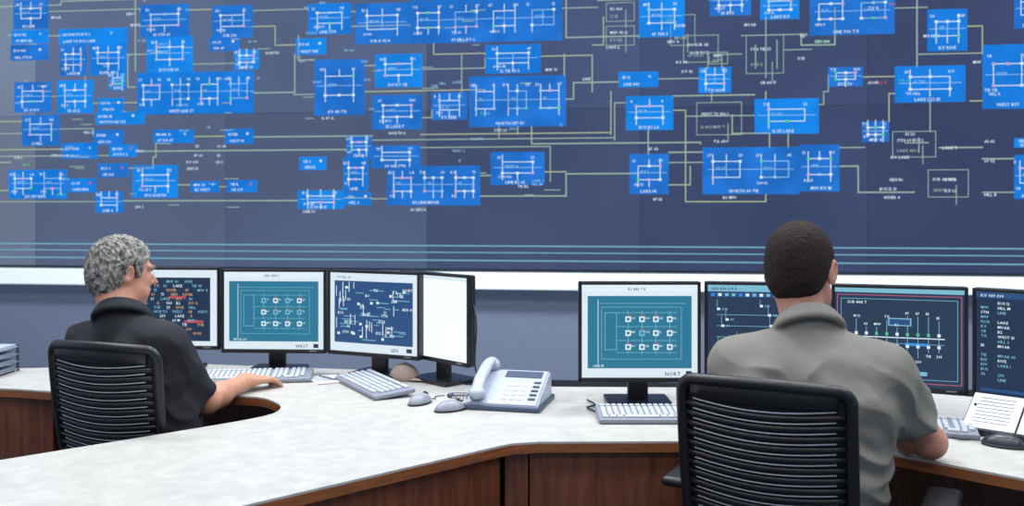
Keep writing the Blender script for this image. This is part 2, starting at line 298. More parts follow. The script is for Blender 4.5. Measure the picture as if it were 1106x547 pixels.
# ================================================================= MONITORS
m_bez=mat('monitor_bezel_black','#16181d',.35,ns=80,na=.1)
m_sil=mat('monitor_silver','#8c9098',.35,metal=.3)
def e2(n,c,s=1.0): return em('screen_'+n,c,s,rough=.35,spec=.3)
S_pale=e2('pale','#dcebf4',1.0); S_teal=e2('teal','#2b7896',1); S_navy=e2('navy','#2b5182',1); S_dk=e2('dark','#1f3450',1); S_dk2=e2('ink','#263a54',1)
S_w=e2('white','#e0f2fb',1.0); S_c=e2('cyan','#80bfd6',.95); S_o=e2('orange','#d0a068',1); S_r=e2('red','#b04a5c',1); S_g=e2('green','#4cbf90',1); S_pk=e2('pinkframe','#b0607c',.9); S_b=e2('blue','#2a8ae0',1); S_bl=e2('blank','#f0f8fd',1.1)
def monitor(ul,dl,ur,dr,kind,zb=.832,zt=1.172):
    A=Vector(((ul-CU)/1000*dl,dl,0)); B=Vector(((ur-CU)/1000*dr,dr,0))
    ex=(B-A); wd=ex.length; ex.normalize(); n=Vector((ex.y,-ex.x,0)); ez=Vector((0,0,1)); ht=zt-zb
    mb=MB(); a=math.atan2(ex.y,ex.x)
    C=(A+B)/2
    mb.T=Matrix.Translation((C.x,C.y,0))@Matrix.Rotation(a,4,'Z')
    mb.box((0,.022,(zb+zt)/2),(wd,.03,ht),m_bez,bev=.006)
    mb.box((0,.05,(zb+zt)/2),(wd*.7,.04,ht*.7),m_bez,bev=.015)
    bz=.011; by=.016
    mb.box((0,.004,zt-bz/2),(wd,.012,bz),m_bez,bev=.003); mb.box((0,.004,zb+by/2),(wd,.012,by),m_bez,bev=.003)
    for sx in (-1,1): mb.box((sx*(wd/2-bz/2),.004,(zb+zt)/2),(bz,.012,ht),m_bez,bev=.003)
    mb.box((wd*.38,-.003,zb+.01),(.03,.002,.004),m_sil)
    mb.box((0,.055,(DZ+zb+.12)/2),(.07,.025,zb+.12-DZ-.02),m_bez,bev=.006)
    mb.box((0,.055,DZ+.009),(.22,.17,.016),m_bez,bev=.006)
    mb.T=Matrix.Identity(4)
    sw=wd-2*bz; sh=ht-bz-by
    f=Flat(mb,A+ex*bz+ez*(zb+by)-n*(.004),ex,ez,n); f.dl=.0006
    R=lambda x0,y0,x1,y1,l,m:f.rect(x0*sw,y0*sh,x1*sw,y1*sh,l,m)
    Fr=lambda x0,y0,x1,y1,w,l,m:f.frame(x0*sw,y0*sh,x1*sw,y1*sh,w,l,m)
    L=lambda x0,y0,x1,y1,w,l,m:f.hv(x0*sw,y0*sh,x1*sw,y1*sh,w,l,m)
    T=lambda x,y,h,k,l,m:f.text(x*sw,y*sh,h,k,l,m)
    if kind=='plan':
        R(0,0,1,1,1,S_pale); R(.05,.1,.95,.88,2,S_teal); R(.0,.93,1,1,2,S_w)
        T(.4,.94,.009,10,3,S_dk)
        L(.14,.8,.9,.8,.0016,3,S_c); Fr(.17,.2,.86,.76,.0016,3,S_c); Fr(.2,.3,.3,.7,.002,3,S_c)
        L(.14,.15,.14,.84,.002,3,S_w)
        for i in range(4):
            x=.4+.12*i
            L(x,.25,x,.72,.0018,3,S_c)
            for y in (.33,.48,.63):
                R(x-.024,y-.03,x+.024,y+.03,4,random.choice([S_w,S_w,S_c])); R(x-.012,y-.015,x+.012,y+.015,5,S_teal)
                if random.random()<.4: R(x-.01,y+.032,x+.02,y+.045,5,S_r)
                T(x+.03,y+.0,.007,2,4,S_w)
        for y in (.27,.4,.55,.7): L(.3,y,.82,y,.0016,3,S_c)
        T(.1,.115,.008,8,4,S_w); T(.72,.02,.013,4,3,S_dk); R(.9,.02,.95,.07,3,S_dk)
    elif kind=='dense':
        R(0,0,1,1,1,S_pale); R(.05,.11,.95,.9,2,S_navy)
        for _ in range(95):
            x=random.uniform(.07,.85);y=random.uniform(.15,.82)
            random.choice([lambda:T(x,y,.011,random.randint(2,4),4,S_w),lambda:R(x,y,x+.03,y+.03,3,S_w),lambda:L(x,y,min(.93,x+random.uniform(.05,.16)),y,.003,3,S_c),lambda:L(x,y,x,min(.88,y+.12),.003,3,S_w)])()
        T(.08,.93,.009,12,3,S_dk); T(.7,.03,.013,4,3,S_dk); R(.88,.03,.94,.08,3,S_dk)
    elif kind=='blank':
        R(0,0,1,1,1,S_bl); R(0,.955,1,1,2,S_pale); T(.05,.9,.008,10,2,S_c)
    elif kind=='table':
        R(0,0,1,1,1,S_pale); R(.03,.06,.93,.9,2,S_dk)
        for i in range(13):
            y=.83-i*.057
            x=.06
            while x<.82:
                k=random.randint(2,5); T(x,y,.011,k,4,random.choice([S_o,S_o,S_w,S_c,S_w,S_o])); x+=.03*k+.04
        for q in ((.5,.62,.68,.655),(.2,.4,.33,.435),(.66,.3,.86,.335)): R(*q,3,S_r)
    elif kind=='cad':
        R(0,0,1,1,1,S_dk2); R(0,.93,1,1,2,S_c); R(.02,.87,.6,.92,2,S_navy); T(.03,.945,.009,14,3,S_dk)
        for i in range(14): R(.03+i*.06,.88,.06+i*.06,.91,3,random.choice([S_c,S_w,S_b]))
        for i in range(5): L(.08,.2+i*.12,.92,.2+i*.12,.0016,3,S_c)
        for i in range(18):
            x=random.uniform(.08,.85);y=random.uniform(.15,.78); R(x,y,x+.025,y+.025,4,S_w); T(x+.04,y,.008,3,4,S_c)
            L(x,y,x,min(.84,y+.12),.0016,3,S_c)
    elif kind=='schem':
        R(0,0,1,1,1,S_dk2); Fr(.02,.04,.98,.93,.003,2,S_pk); Fr(.05,.08,.95,.89,.0016,2,S_c)
        L(.15,.5,.85,.5,.003,3,S_w); L(.15,.44,.85,.44,.0016,3,S_c)
        for i in range(9):
            x=.17+i*.08; yt=random.choice([.6,.68,.72]); yb=random.choice([.3,.25,.36])
            L(x,yb,x,yt,.0018,3,S_c); R(x-.012,.52,x+.012,.55,4,random.choice([S_w,S_g,S_w])); R(x-.012,.4,x+.012,.43,4,S_w)
            T(x-.02,yt+.02,.008,3,4,S_w); T(x-.02,yb-.05,.008,3,4,S_w)
        R(.42,.62,.6,.70,3,S_c); R(.43,.63,.59,.69,4,S_navy); R(.6,.12,.72,.16,3,S_c); T(.1,.12,.009,9,3,S_w); T(.1,.84,.009,9,3,S_w); R(.55,.42,.72,.45,3,S_b)
        R(0,.955,1,1,3,S_c)
    elif kind=='list':
        R(0,0,1,1,1,S_dk); R(0,.94,1,1,2,S_navy); T(.04,.95,.009,10,3,S_w)
        for i in range(18):
            y=.88-i*.047
            for x in (.04,.18,.5,.75):
                if random.random()<.75: T(x,y,.0085,random.randint(3,7 if x>.1 else 3),3,random.choice([S_w,S_c,S_c]))
        R(.04,.02,.96,.05,3,S_navy)
    return mb.done('computer_monitor',recalc=False)
monitor(127,3.80,237,3.77,'table',.842,1.178)
monitor(239,3.76,352,3.74,'plan')
monitor(354,3.74,453,3.56,'dense')
monitor(432,3.70,506,3.40,'blank')
monitor(625,3.12,757,3.12,'plan')
monitor(761,3.13,894,3.06,'cad')
monitor(898,3.03,1046,2.90,'schem')
monitor(1050,2.89,1198,2.64,'list')

# ================================================================= DESK OBJECTS
m_key=mat('key_grey','#b4bac4',.5,ns=60,na=.04); m_kb=mat('keyboard_case','#7f8692',.5,ns=60,na=.04)
m_kbd=mat('keyboard_case_dark','#1d1f25',.5)
def keyboard(x,y,a,L=.44,Wd=.155):
    mb=MB(); mb.T=Matrix.Translation((x,y,DZ))@Matrix.Rotation(a,4,'Z')
    tilt=Matrix.Rotation(.09,4,'X')
    mb.box((0,0,.0155),(L,Wd,.016),m_kb,rot=tilt,bev=.005)
    for r in range(6):
        yy=-Wd/2+.02+r*.0215+(.006 if r==5 else 0)
        z=.026+ yy*.09
        x0=-L/2+.012
        if r==0: xs=[.02,.02,.02,.11,.02,.02,.02]+[None]+[.0165]*3+[None]+[.035,.0165]
        else: xs=[.0165]*14+[None]+[.0165]*3+[None]+[.0165]*3
        for w_ in xs:
            if w_ is None: x0+=.008; continue
            if x0+w_>L/2-.008: break
            mb.box((x0+w_/2,yy,z),(w_-.001,.0165,.009),m_key,rot=tilt,bev=.002,seg=1); x0+=w_+.0028
    return mb.done('keyboard')
keyboard(-.515,3.44,math.atan2(-.40,.22))
keyboard(-1.00,3.60,.14)
keyboard(.49,2.94,0.0)
keyboard(1.175,2.805,-.34,L=.42)
m_ms=mat('mouse_grey','#8a909c',.35,ns=40,na=.05); m_msd=mat('mouse_dark','#2a2e38',.35)
def mouse(x,y,a,m):
    mb=MB(); mb.T=Matrix.Translation((x,y,DZ))@Matrix.Rotation(a,4,'Z')
    mb.ell((0,0,.004),(.031,.056,.032),m,zmin=-.1); mb.ell((0,0,.004),(.0325,.058,.010),m_kbd,zmin=-.3)
    mb.cyl((-.004,.03,.032),(.004,.03,.032),.006,.006,m_kbd,12)
    mb.box((0,.035,.028),(.0012,.03,.006),m_kbd)
    pts=cr([(0,.055,.008),(0.01,.08,.004),(-.01,.11,.004),(.01,.14,.004)],6); mb.sweep(pts,.0018,.0018,m_kbd,seg=6)
    return mb.done('computer_mouse')
mouse(-.315,3.17,-.5,m_ms); mouse(-.205,3.06,-1.0,m_ms); mouse(1.38,2.60,.9,m_msd)
m_ph=mat('phone_plastic','#a9b2c2',.4,ns=40,na=.04); m_phd=mat('phone_trim','#3f4a63',.4); m_phk=mat('phone_key','#dfe3ea',.4)
def phone():
    mb=MB(); mb.T=Matrix.Translation((-.01,3.17,DZ))@Matrix.Rotation(-.25,4,'Z')
    prof=[(-.115,.006),(-.115,.018),(-.10,.03),(.07,.095),(.10,.10),(.115,.085),(.115,.006)]
    L=[mb.bm.verts.new(mb.T@Vector((-.125,y,z))) for y,z in prof]; R=[mb.bm.verts.new(mb.T@Vector((.125,y,z))) for y,z in prof]
    i=mb.mi(m_ph)
    fs=[mb.bm.faces.new(L),mb.bm.faces.new(R[::-1])]+[mb.bm.faces.new((L[k],L[(k+1)%7],R[(k+1)%7],R[k])) for k in range(7)]
    for f in fs: f.material_index=i
    es=list(set(e for f in fs for e in f.edges)); bmesh.ops.bevel(mb.bm,geom=es,offset=.006,segments=3,affect='EDGES')
    mb.box((0,0,.008),(.268,.255,.016),m_phd,bev=.004)
    tl=math.atan2(.065,.17); Rt=Matrix.Rotation(tl,4,'X')
    def on(x,y): return (x,y,.03+(y+.10)*.382)
    mb.box(on(.04,.058),(.13,.04,.006),m_phd,rot=Rt,bev=.002)
    for r in range(4):
        for c in range(3): mb.box(on(.005+c*.026,-.085+r*.026),(.019,.016,.008),m_phk,rot=Rt,bev=.002,seg=1)
    for r in range(5): mb.box(on(.098,-.085+r*.024),(.024,.012,.007),m_phd,rot=Rt,bev=.002,seg=1)
    pts=[(-.085,-.105,.055),(-.087,-.06,.088),(-.088,-.01,.105),(-.088,.05,.125),(-.087,.10,.128)]
    mb.sweep(cr(pts,5),.021,.014,m_ph,seg=14)
    mb.ell((-.085,-.10,.052),(.03,.032,.022),m_ph); mb.ell((-.087,.095,.115),(.03,.032,.024),m_ph)
    co=[]
    for k in range(160):
        t=k/160; p=Vector((-.09-.05*math.sin(t*3.1),-.12-.03*math.sin(t*6),.03)).lerp(Vector((-.12,.06,.012)),t)
        p.x-=.07*math.sin(math.pi*t); p.z=.03*(1-t)+.012; co.append((p.x+.006*math.cos(k*1.1),p.y,p.z+.006*math.sin(k*1.1)))
    mb.sweep(co,.0016,.0016,m_phd,seg=5)
    mb.done('desk_phone')
phone()
m_cap=mat('cap_tan','#a08d82',.8,ns=120,na=.1)
mb=MB()
mb.T=Matrix.Translation((-.42,3.62,DZ))@Matrix.Rotation(-1.9,4,'Z')
mb.ell((0,0,.002),(.055,.062,.062),m_cap,zmin=-.02); mb.ell((0,.068,.008),(.05,.05,.006),m_cap); mb.ell((0,0,.064),(.005,.005,.004),m_cap); mb.done('baseball_cap')
m_paper=mat('paper_white','#e4e7ea',.7,ns=30,na=.01); m_ink=mat('printed_ink','#7d8899',.7)
def paper(x,y,a,w_=.21,l=.28,n=3,name='paper_sheet'):
    mb=MB(); mb.T=Matrix.Translation((x,y,DZ+.001))@Matrix.Rotation(a,4,'Z')
    for i in range(n): mb.box((0,0,.0008+i*.0016),(w_,l,.0012),m_paper,rot=(i-1)*.03)
    z=.0016*n+.0005
    for r in range(9): mb.box((-.01+random.uniform(-.01,.01),l*.38-r*l*.085,z),(w_*.7,.003,.0004),m_ink)
    mb.done(name)
paper(-.72,3.60,.5,.12,.16)
# open ring binder on a sloped stand
mb=MB(); mb.T=Matrix.Translation((1.487,2.70,DZ))@Matrix.Rotation(-.78,4,'Z')
sl=Matrix.Rotation(.62,4,'X')
mb.box((0,0,.055),(.30,.15,.008),m_kbd,rot=sl,bev=.002)
for sx in (-1,1):
    mb.box((sx*.074,-.004,.062),(.142,.142,.008),m_paper,rot=sl,bev=.003)
    mb.box((sx*.13,.03,.04),(.006,.05,.08),m_kbd)
    for r in range(8): 
        y_=.05-r*.014; mb.box((sx*.074,-.006+y_*math.cos(.62),.0668+y_*math.sin(.62)),(.1,.002,.0006),m_ink,rot=sl)
mb.box((0,-.064,.010),(.30,.01,.02),m_kbd,bev=.002)
mb.done('open_binder')
mb=MB(); mb.T=Matrix.Translation((-2.15,3.72,DZ))
for i in range(4):
    mb.box((0,0,.01+i*.030),(.24,.2,.004),m_kb,bev=.001)
    mb.box((0,.005,.016+i*.030),(.21,.18,.008),m_ph,bev=.001)
for sx in (-1,1):
    for sy in (-1,1): mb.box((sx*.115,sy*.095,.055),(.01,.01,.11),m_phd,bev=.002)
mb.done('document_tray')
mb=MB()
for P in [[(-.15,3.4,.757),(-.125,3.36,.80),(-.135,3.36,.86),(-.13,3.38,1.0),(-.15,3.44,1.09)],[(-.76,3.66,.756),(-.68,3.58,.756),(-.66,3.66,.756),(-.6,3.72,.756)],[(.27,3.02,.757),(.25,3.08,.757),(.28,3.12,.757),(.26,3.2,.757)]]:
    mb.sweep(cr(P,8),.003,.003,m_kbd,seg=6)
mb.done('cable_bundle')

# ================================================================= CHAIRS
m_fr=mat('chair_frame_black','#14151a',.38,ns=60,na=.1); m_mesh=mat('chair_mesh_dark','#1b1d25',.75,ns=300,na=.3)
m_rod=mat('chair_glint_column_grey','#9da2ad',.4,metal=.1); m_seat=mat('chair_fabric','#17191f',.9,ns=300,na=.3,bump=.2)
def chair(x,y,yaw,al,ar):
    mb=MB(); mb.T=Matrix.Translation((x,y,0))@Matrix.Rotation(-yaw,4,'Z')
    zt_,zb_=.995,.50; HW=.203
    def bk(px,z,off=0):
        t=(z-zb_)/(zt_-zb_); hw=HW
        y0=-.205-.085*t+.035*(px/hw)**2-.015*math.sin(math.pi*t)
        return (px,y0+off,z)
    ol=[]
    def arc(cx_,cz,r,a0,a1,n=6):
        return [bk(cx_+r*math.cos(a0+(a1-a0)*k/n),cz+r*math.sin(a0+(a1-a0)*k/n)) for k in range(n+1)]
    r=.035; hb=.198
    ol+=arc(HW-r,zt_-r,r,0,math.pi/2)
    ol+=[bk(HW-r-(2*HW-2*r)*k/10,zt_+.006*math.sin(math.pi*k/10)) for k in range(1,10)]
    ol+=arc(-HW+r,zt_-r,r,math.pi/2,math.pi)
    ol+=[bk(-HW+(HW-hb)*k/6,zt_-r-(zt_-r-zb_-r)*k/6) for k in range(1,6)]
    ol+=arc(-hb+r,zb_+r,r,math.pi,1.5*math.pi)
    ol+=[bk(-hb+r+(2*hb-2*r)*k/8,zb_) for k in range(1,8)]
    ol+=arc(hb-r,zb_+r,r,1.5*math.pi,2*math.pi)
    ol+=[bk(hb+(HW-hb)*k/6,zb_+r+(zt_-r-zb_-r)*k/6) for k in range(1,6)]
    mb.sweep(ol,.016,.014,m_fr,closed=True,up=(0,1,0),seg=12)
    mb.sweep([bk(-HW+.03+(2*HW-.06)*k/12,zt_-.018) for k in range(13)],.011,.028,m_fr,seg=12)
    N=10;Mz=14
    g=[[mb.bm.verts.new(mb.T@Vector(bk((-1+2*i/N)*(hb+(HW-hb)*j/Mz-.006),zb_+.01+(zt_-zb_-.02)*j/Mz,.004))) for i in range(N+1)] for j in range(Mz+1)]
    ii=mb.mi(m_mesh)
    for j in range(Mz):
        for i in range(N):
            f=mb.bm.faces.new((g[j][i],g[j][i+1],g[j+1][i+1],g[j+1][i])); f.material_index=ii; f.smooth=True
    nr=17
    for j in range(nr):
        z=zb_+.03+(zt_-zb_-.095)*j/(nr-1); hw=hb+(HW-hb)*(z-zb_)/(zt_-zb_)-.012
        sag=lambda k:-.012*math.sin(math.pi*k/12)
        mb.sweep([bk(-hw+2*hw*k/12,z+sag(k)+.006,-.004) for k in range(13)],.005,.0075,m_fr,seg=8)
        mb.sweep([bk((-hw+.02)+2*(hw-.02)*k/12,z+.0185+sag(k),-.006) for k in range(13)],.0022,.0018,m_rod,seg=6)  # pale thin rods stand in for light caught along the ribs
    mb.sweep(cr([(0,-.10,.37),(0,-.22,.38),(0,-.262,.45),(0,-.262,.55),(0,-.285,.64)],6),.03,.014,m_fr,up=(0,1,0),seg=12)
    mb.box((0,-.02,.375),(.16,.26,.05),m_fr,bev=.015)
    mb.box((0,.02,.425),(.47,.46,.065),m_seat,bev=.03,seg=4,smooth=True)
    mb.box((0,.02,.398),(.44,.43,.02),m_fr,bev=.008)
    for sx,aw,dy in ((-1,al,0),(1,ar,.02)):
        mb.sweep(cr([(sx*.17,0,.385),(sx*(aw-.03),0,.39),(sx*(aw-.005),-.02,.45),(sx*aw,-.02,.60),(sx*aw,-.03,.675)],6),.014,.024,m_fr,up=(0,1,0),seg=12)
        mb.box((sx*aw,-.01+dy,.688),(.085,.25,.028),m_fr,bev=.013,seg=3,smooth=True)
    mb.cyl((0,0,.10),(0,0,.37),.028,.022,m_rod); mb.cyl((0,0,.08),(0,0,.2),.04,.035,m_fr)
    for k in range(5):
        a=2*math.pi*k/5+.3; c,s_=math.cos(a),math.sin(a)
        mb.sweep([(c*.03,s_*.03,.115),(c*.16,s_*.16,.10),(c*.29,s_*.29,.075)],.022,.014,m_fr,seg=10)
        px,py=c*.29,s_*.29
        for q in (-1,1): mb.cyl((px-s_*.012*q,py+c*.012*q,.028),(px-s_*.028*q,py+c*.028*q,.028),.028,.028,m_fr,16)
        mb.cyl((px,py,.03),(px,py,.075),.008,.008,m_fr,8)
    return mb.done('office_chair')
chair(.728,2.450,math.radians(29),.262,.37)
chair(-1.165,3.075,math.radians(20),.262,.29)

# ================================================================= PEOPLE (implicit surfaces meshed)
class SDF:
    def __init__(s,lo,hi,h):
        s.lo=np.array(lo,float); s.h=h; s.n=np.ceil((np.array(hi)-s.lo)/h).astype(int)+1
        s.D=np.full(tuple(s.n),.06,np.float32)
    def sub(s,c,R):
        a=np.clip(np.floor((np.array(c)-R-s.lo)/s.h).astype(int),0,s.n); b=np.clip(np.ceil((np.array(c)+R-s.lo)/s.h).astype(int)+1,0,s.n)
        sl=tuple(slice(int(a[i]),int(b[i])) for i in range(3))
        ax=[(s.lo[i]+s.h*np.arange(a[i],b[i])).astype(np.float32) for i in range(3)]
        return sl,ax[0][:,None,None],ax[1][None,:,None],ax[2][None,None,:]
    def comb(s,sl,d,k,mode):
        A=s.D[sl]
        if A.size==0: return
        if mode=='add':
            h=np.clip(.5+.5*(d-A)/k,0,1); s.D[sl]=d*(1-h)+A*h-k*h*(1-h)
        else:
            d=-d; h=np.clip(.5-.5*(d-A)/k,0,1); s.D[sl]=d*(1-h)+A*h+k*h*(1-h)
    def cone(s,a,b,ra,rb,k=.02,mode='add'):
        a=np.array(a,float);b=np.array(b,float);c=(a+b)/2
        R=np.abs(b-a)/2+max(ra,rb)+k+.02
        sl,X,Y,Z=s.sub(c,R); ab=b-a; L2=float(ab@ab)+1e-12
        t=np.clip(((X-a[0])*ab[0]+(Y-a[1])*ab[1]+(Z-a[2])*ab[2])/L2,0,1)
        d=np.sqrt((X-a[0]-t*ab[0])**2+(Y-a[1]-t*ab[1])**2+(Z-a[2]-t*ab[2])**2)-(ra+(rb-ra)*t)
        s.comb(sl,d.astype(np.float32),k,mode)
    def ell(s,c,r,M=None,k=.02,mode='add'):
        c=np.array(c,float); R=max(r)+k+.02
        sl,X,Y,Z=s.sub(c,R); X=X-c[0];Y=Y-c[1];Z=Z-c[2]
        if M is not None:
            M=np.array(M); x=M[0,0]*X+M[1,0]*Y+M[2,0]*Z; y=M[0,1]*X+M[1,1]*Y+M[2,1]*Z; z=M[0,2]*X+M[1,2]*Y+M[2,2]*Z
        else: x,y,z=X,Y,Z
        k0=np.sqrt((x/r[0])**2+(y/r[1])**2+(z/r[2])**2); k1=np.sqrt((x/r[0]**2)**2+(y/r[1]**2)**2+(z/r[2]**2)**2)+1e-9
        s.comb(sl,(k0*(k0-1)/k1).astype(np.float32),k,mode)
    def clip(s,fn):
        X=(s.lo[0]+s.h*np.arange(s.n[0]))[:,None,None];Y=(s.lo[1]+s.h*np.arange(s.n[1]))[None,:,None];Z=(s.lo[2]+s.h*np.arange(s.n[2]))[None,None,:]
        s.D=np.maximum(s.D,fn(X,Y,Z).astype(np.float32))
    def mesh(s,name,m,disp=None,smooth=2):
        D=s.D; D[0]=D[-1]=.06; D[:,0]=D[:,-1]=.06; D[:,:,0]=D[:,:,-1]=.06
        S=D<0
        A=S[:-1,:-1,:-1].astype(np.int8)
        tot=np.zeros_like(A)
        for i in (0,1):
            for j in (0,1):
                for k in (0,1): tot+=S[i:S.shape[0]-1+i,j:S.shape[1]-1+j,k:S.shape[2]-1+k]
        act=(tot>0)&(tot<8); idx=np.argwhere(act); vm=np.full(act.shape,-1,np.int64); vm[tuple(idx.T)]=np.arange(len(idx))
        acc=np.zeros((len(idx),3)); cnt=np.zeros(len(idx))
        for ax in range(3):
            o1,o2=(ax+1)%3,(ax+2)%3
            for p in (0,1):
                for q in (0,1):
                    c0=np.zeros(3,int);c0[o1]=p;c0[o2]=q;c1=c0.copy();c1[ax]=1
                    d0=D[tuple((idx+c0).T)];d1=D[tuple((idx+c1).T)]; mk=(d0<0)!=(d1<0)
                    t=np.where(mk,d0/(d0-d1+1e-20),0); pt=c0[None,:].astype(float).repeat(len(idx),0); pt[:,ax]=t
                    acc[mk]+=pt[mk]; cnt+=mk
        V=(idx+acc/np.maximum(cnt,1)[:,None])*s.h+s.lo
        faces=[]
        for ax in range(3):
            o1,o2=(ax+1)%3,(ax+2)%3
            a=[slice(None)]*3;b=[slice(None)]*3;a[ax]=slice(0,-1);b[ax]=slice(1,None)
            S0=S[tuple(a)];S1=S[tuple(b)]
            for flip,mk in ((False,S0&~S1),(True,~S0&S1)):
                e=np.argwhere(mk)
                if len(e)==0: continue
                def cell(p,q):
                    x=e.copy();x[:,o1]+=p;x[:,o2]+=q; return vm[tuple(x.T)]
                f=np.stack([cell(-1,-1),cell(0,-1),cell(0,0),cell(-1,0)],1)
                if flip: f=f[:,::-1]
                faces.append(f)
        Fc=np.concatenate(faces); Fc=Fc[(Fc>=0).all(1)]
        for _ in range(smooth):
            ac=np.zeros_like(V);cn=np.zeros(len(V))
            for k in range(4):
                i0=Fc[:,k];i1=Fc[:,(k+1)%4]
                np.add.at(ac,i0,V[i1]);np.add.at(cn,i0,1);np.add.at(ac,i1,V[i0]);np.add.at(cn,i1,1)
            V=V*.5+.5*ac/np.maximum(cn,1)[:,None]
        me=bpy.data.meshes.new(name); me.from_pydata(V.tolist(),[],Fc.tolist()); me.update()
        if disp:
            vn=np.zeros(len(V)*3); me.vertices.foreach_get('normal',vn); vn=vn.reshape(-1,3)
            dd=np.array([disp(Vector(p)) for p in V]); V=V+vn*dd[:,None]
            me.vertices.foreach_set('co',V.ravel()); me.update()
        me.polygons.foreach_set('use_smooth',[True]*len(me.polygons)); me.materials.append(m)
        o=bpy.data.objects.new(name,me); bpy.context.collection.objects.link(o); return o

def frame(yaw,pitch=0,roll=0):
    M=Matrix.Rotation(-yaw,3,'Z')@Matrix.Rotation(-pitch,3,'X')@Matrix.Rotation(roll,3,'Y')
    return np.array(M)
def hand(s,wr,dr,right,curl=.35,up=(0,0,1)):
    wr=Vector(wr); f=Vector(dr).normalized(); up=Vector(up); up=(up-f*up.dot(f)).normalized(); t=up.cross(f)
    if not right: t=-t
    P=lambda x,y,z: wr+t*x+f*y+up*z
    s.cone(P(0,-.02,0),P(0,.02,0),.026,.024,.015)
    for x0,x1 in ((.024,.028),(.008,.010),(-.008,-.010),(-.024,-.027)):
        s.cone(P(x0*.7,.015,0),P(x1,.082,.002),.016,.0125,.012)
    Ls=[(.028,.040,.024,.020),(.010,.044,.027,.022),(-.010,.041,.025,.021),(-.028,.032,.019,.018)]
    for i,(x,a,b,c) in enumerate(Ls):
        p=P(x,.084,.003); ang=.05; sp=x*3.5
        for L_,r0,r1,da in ((a,.0102,.0092,.12+curl*.3),(b,.0091,.0083,curl),(c,.0082,.0068,curl*.7)):
            ang+=da; q=p+(f*math.cos(ang)+t*math.sin(sp)*.6-up*math.sin(ang)).normalized()*L_
            s.cone(p,q,r0,r1,.003); p=q
    p=P(.020,.02,-.006);q=P(.046,.052,-.010);r=P(.056,.082,-.014);u=P(.055,.105,-.020)
    s.cone(p,q,.017,.0125,.012); s.cone(q,r,.0118,.0105,.003); s.cone(r,u,.0103,.008,.003)
def head(s,c,M,sc=1.0):
    c=np.array(c)
    P=lambda x,y,z: c+M@(np.array([x,y,z])*sc)
    E=lambda p,r,k=.02,mode='add',m=M: s.ell(P(*p),[q*sc for q in r],m,k,mode)
    E((0,-.012,.028),(.076,.096,.090)); E((0,-.05,-.01),(.062,.052,.06),.03)
    E((0,.028,-.035),(.060,.062,.078),.03); E((0,.062,-.088),(.026,.024,.020),.025)
    for sx in (-1,1):
        E((sx*.045,.035,-.062),(.022,.04,.028),.03); E((sx*.036,.066,-.018),(.022,.018,.018),.02)
        s.cone(P(sx*.05,.072,.026),P(sx*.012,.090,.022),.009*sc,.008*sc,.015)
        E((sx*.031,.100,.004),(.016,.013,.010),.012,'sub')
    s.cone(P(0,.088,.010),P(0,.108,-.026),.008*sc,.0115*sc,.012)
    for sx in (-1,1): s.cone(P(sx*.010,.096,-.030),P(sx*.012,.092,-.032),.008*sc,.007*sc,.006)
    E((0,.088,-.054),(.024,.010,.0055),.006); E((0,.086,-.066),(.021,.010,.006),.006)
    for sx in (-1,1):
        me=M@np.array(Matrix.Rotation(sx*-.4,3,'Z')@Matrix.Rotation(-.15,3,'X'))
        E((sx*.082,-.012,.0),(.008,.020,.033),.006,'add',me); E((sx*.090,-.008,.003),(.006,.011,.020),.005,'sub',me)
    return P
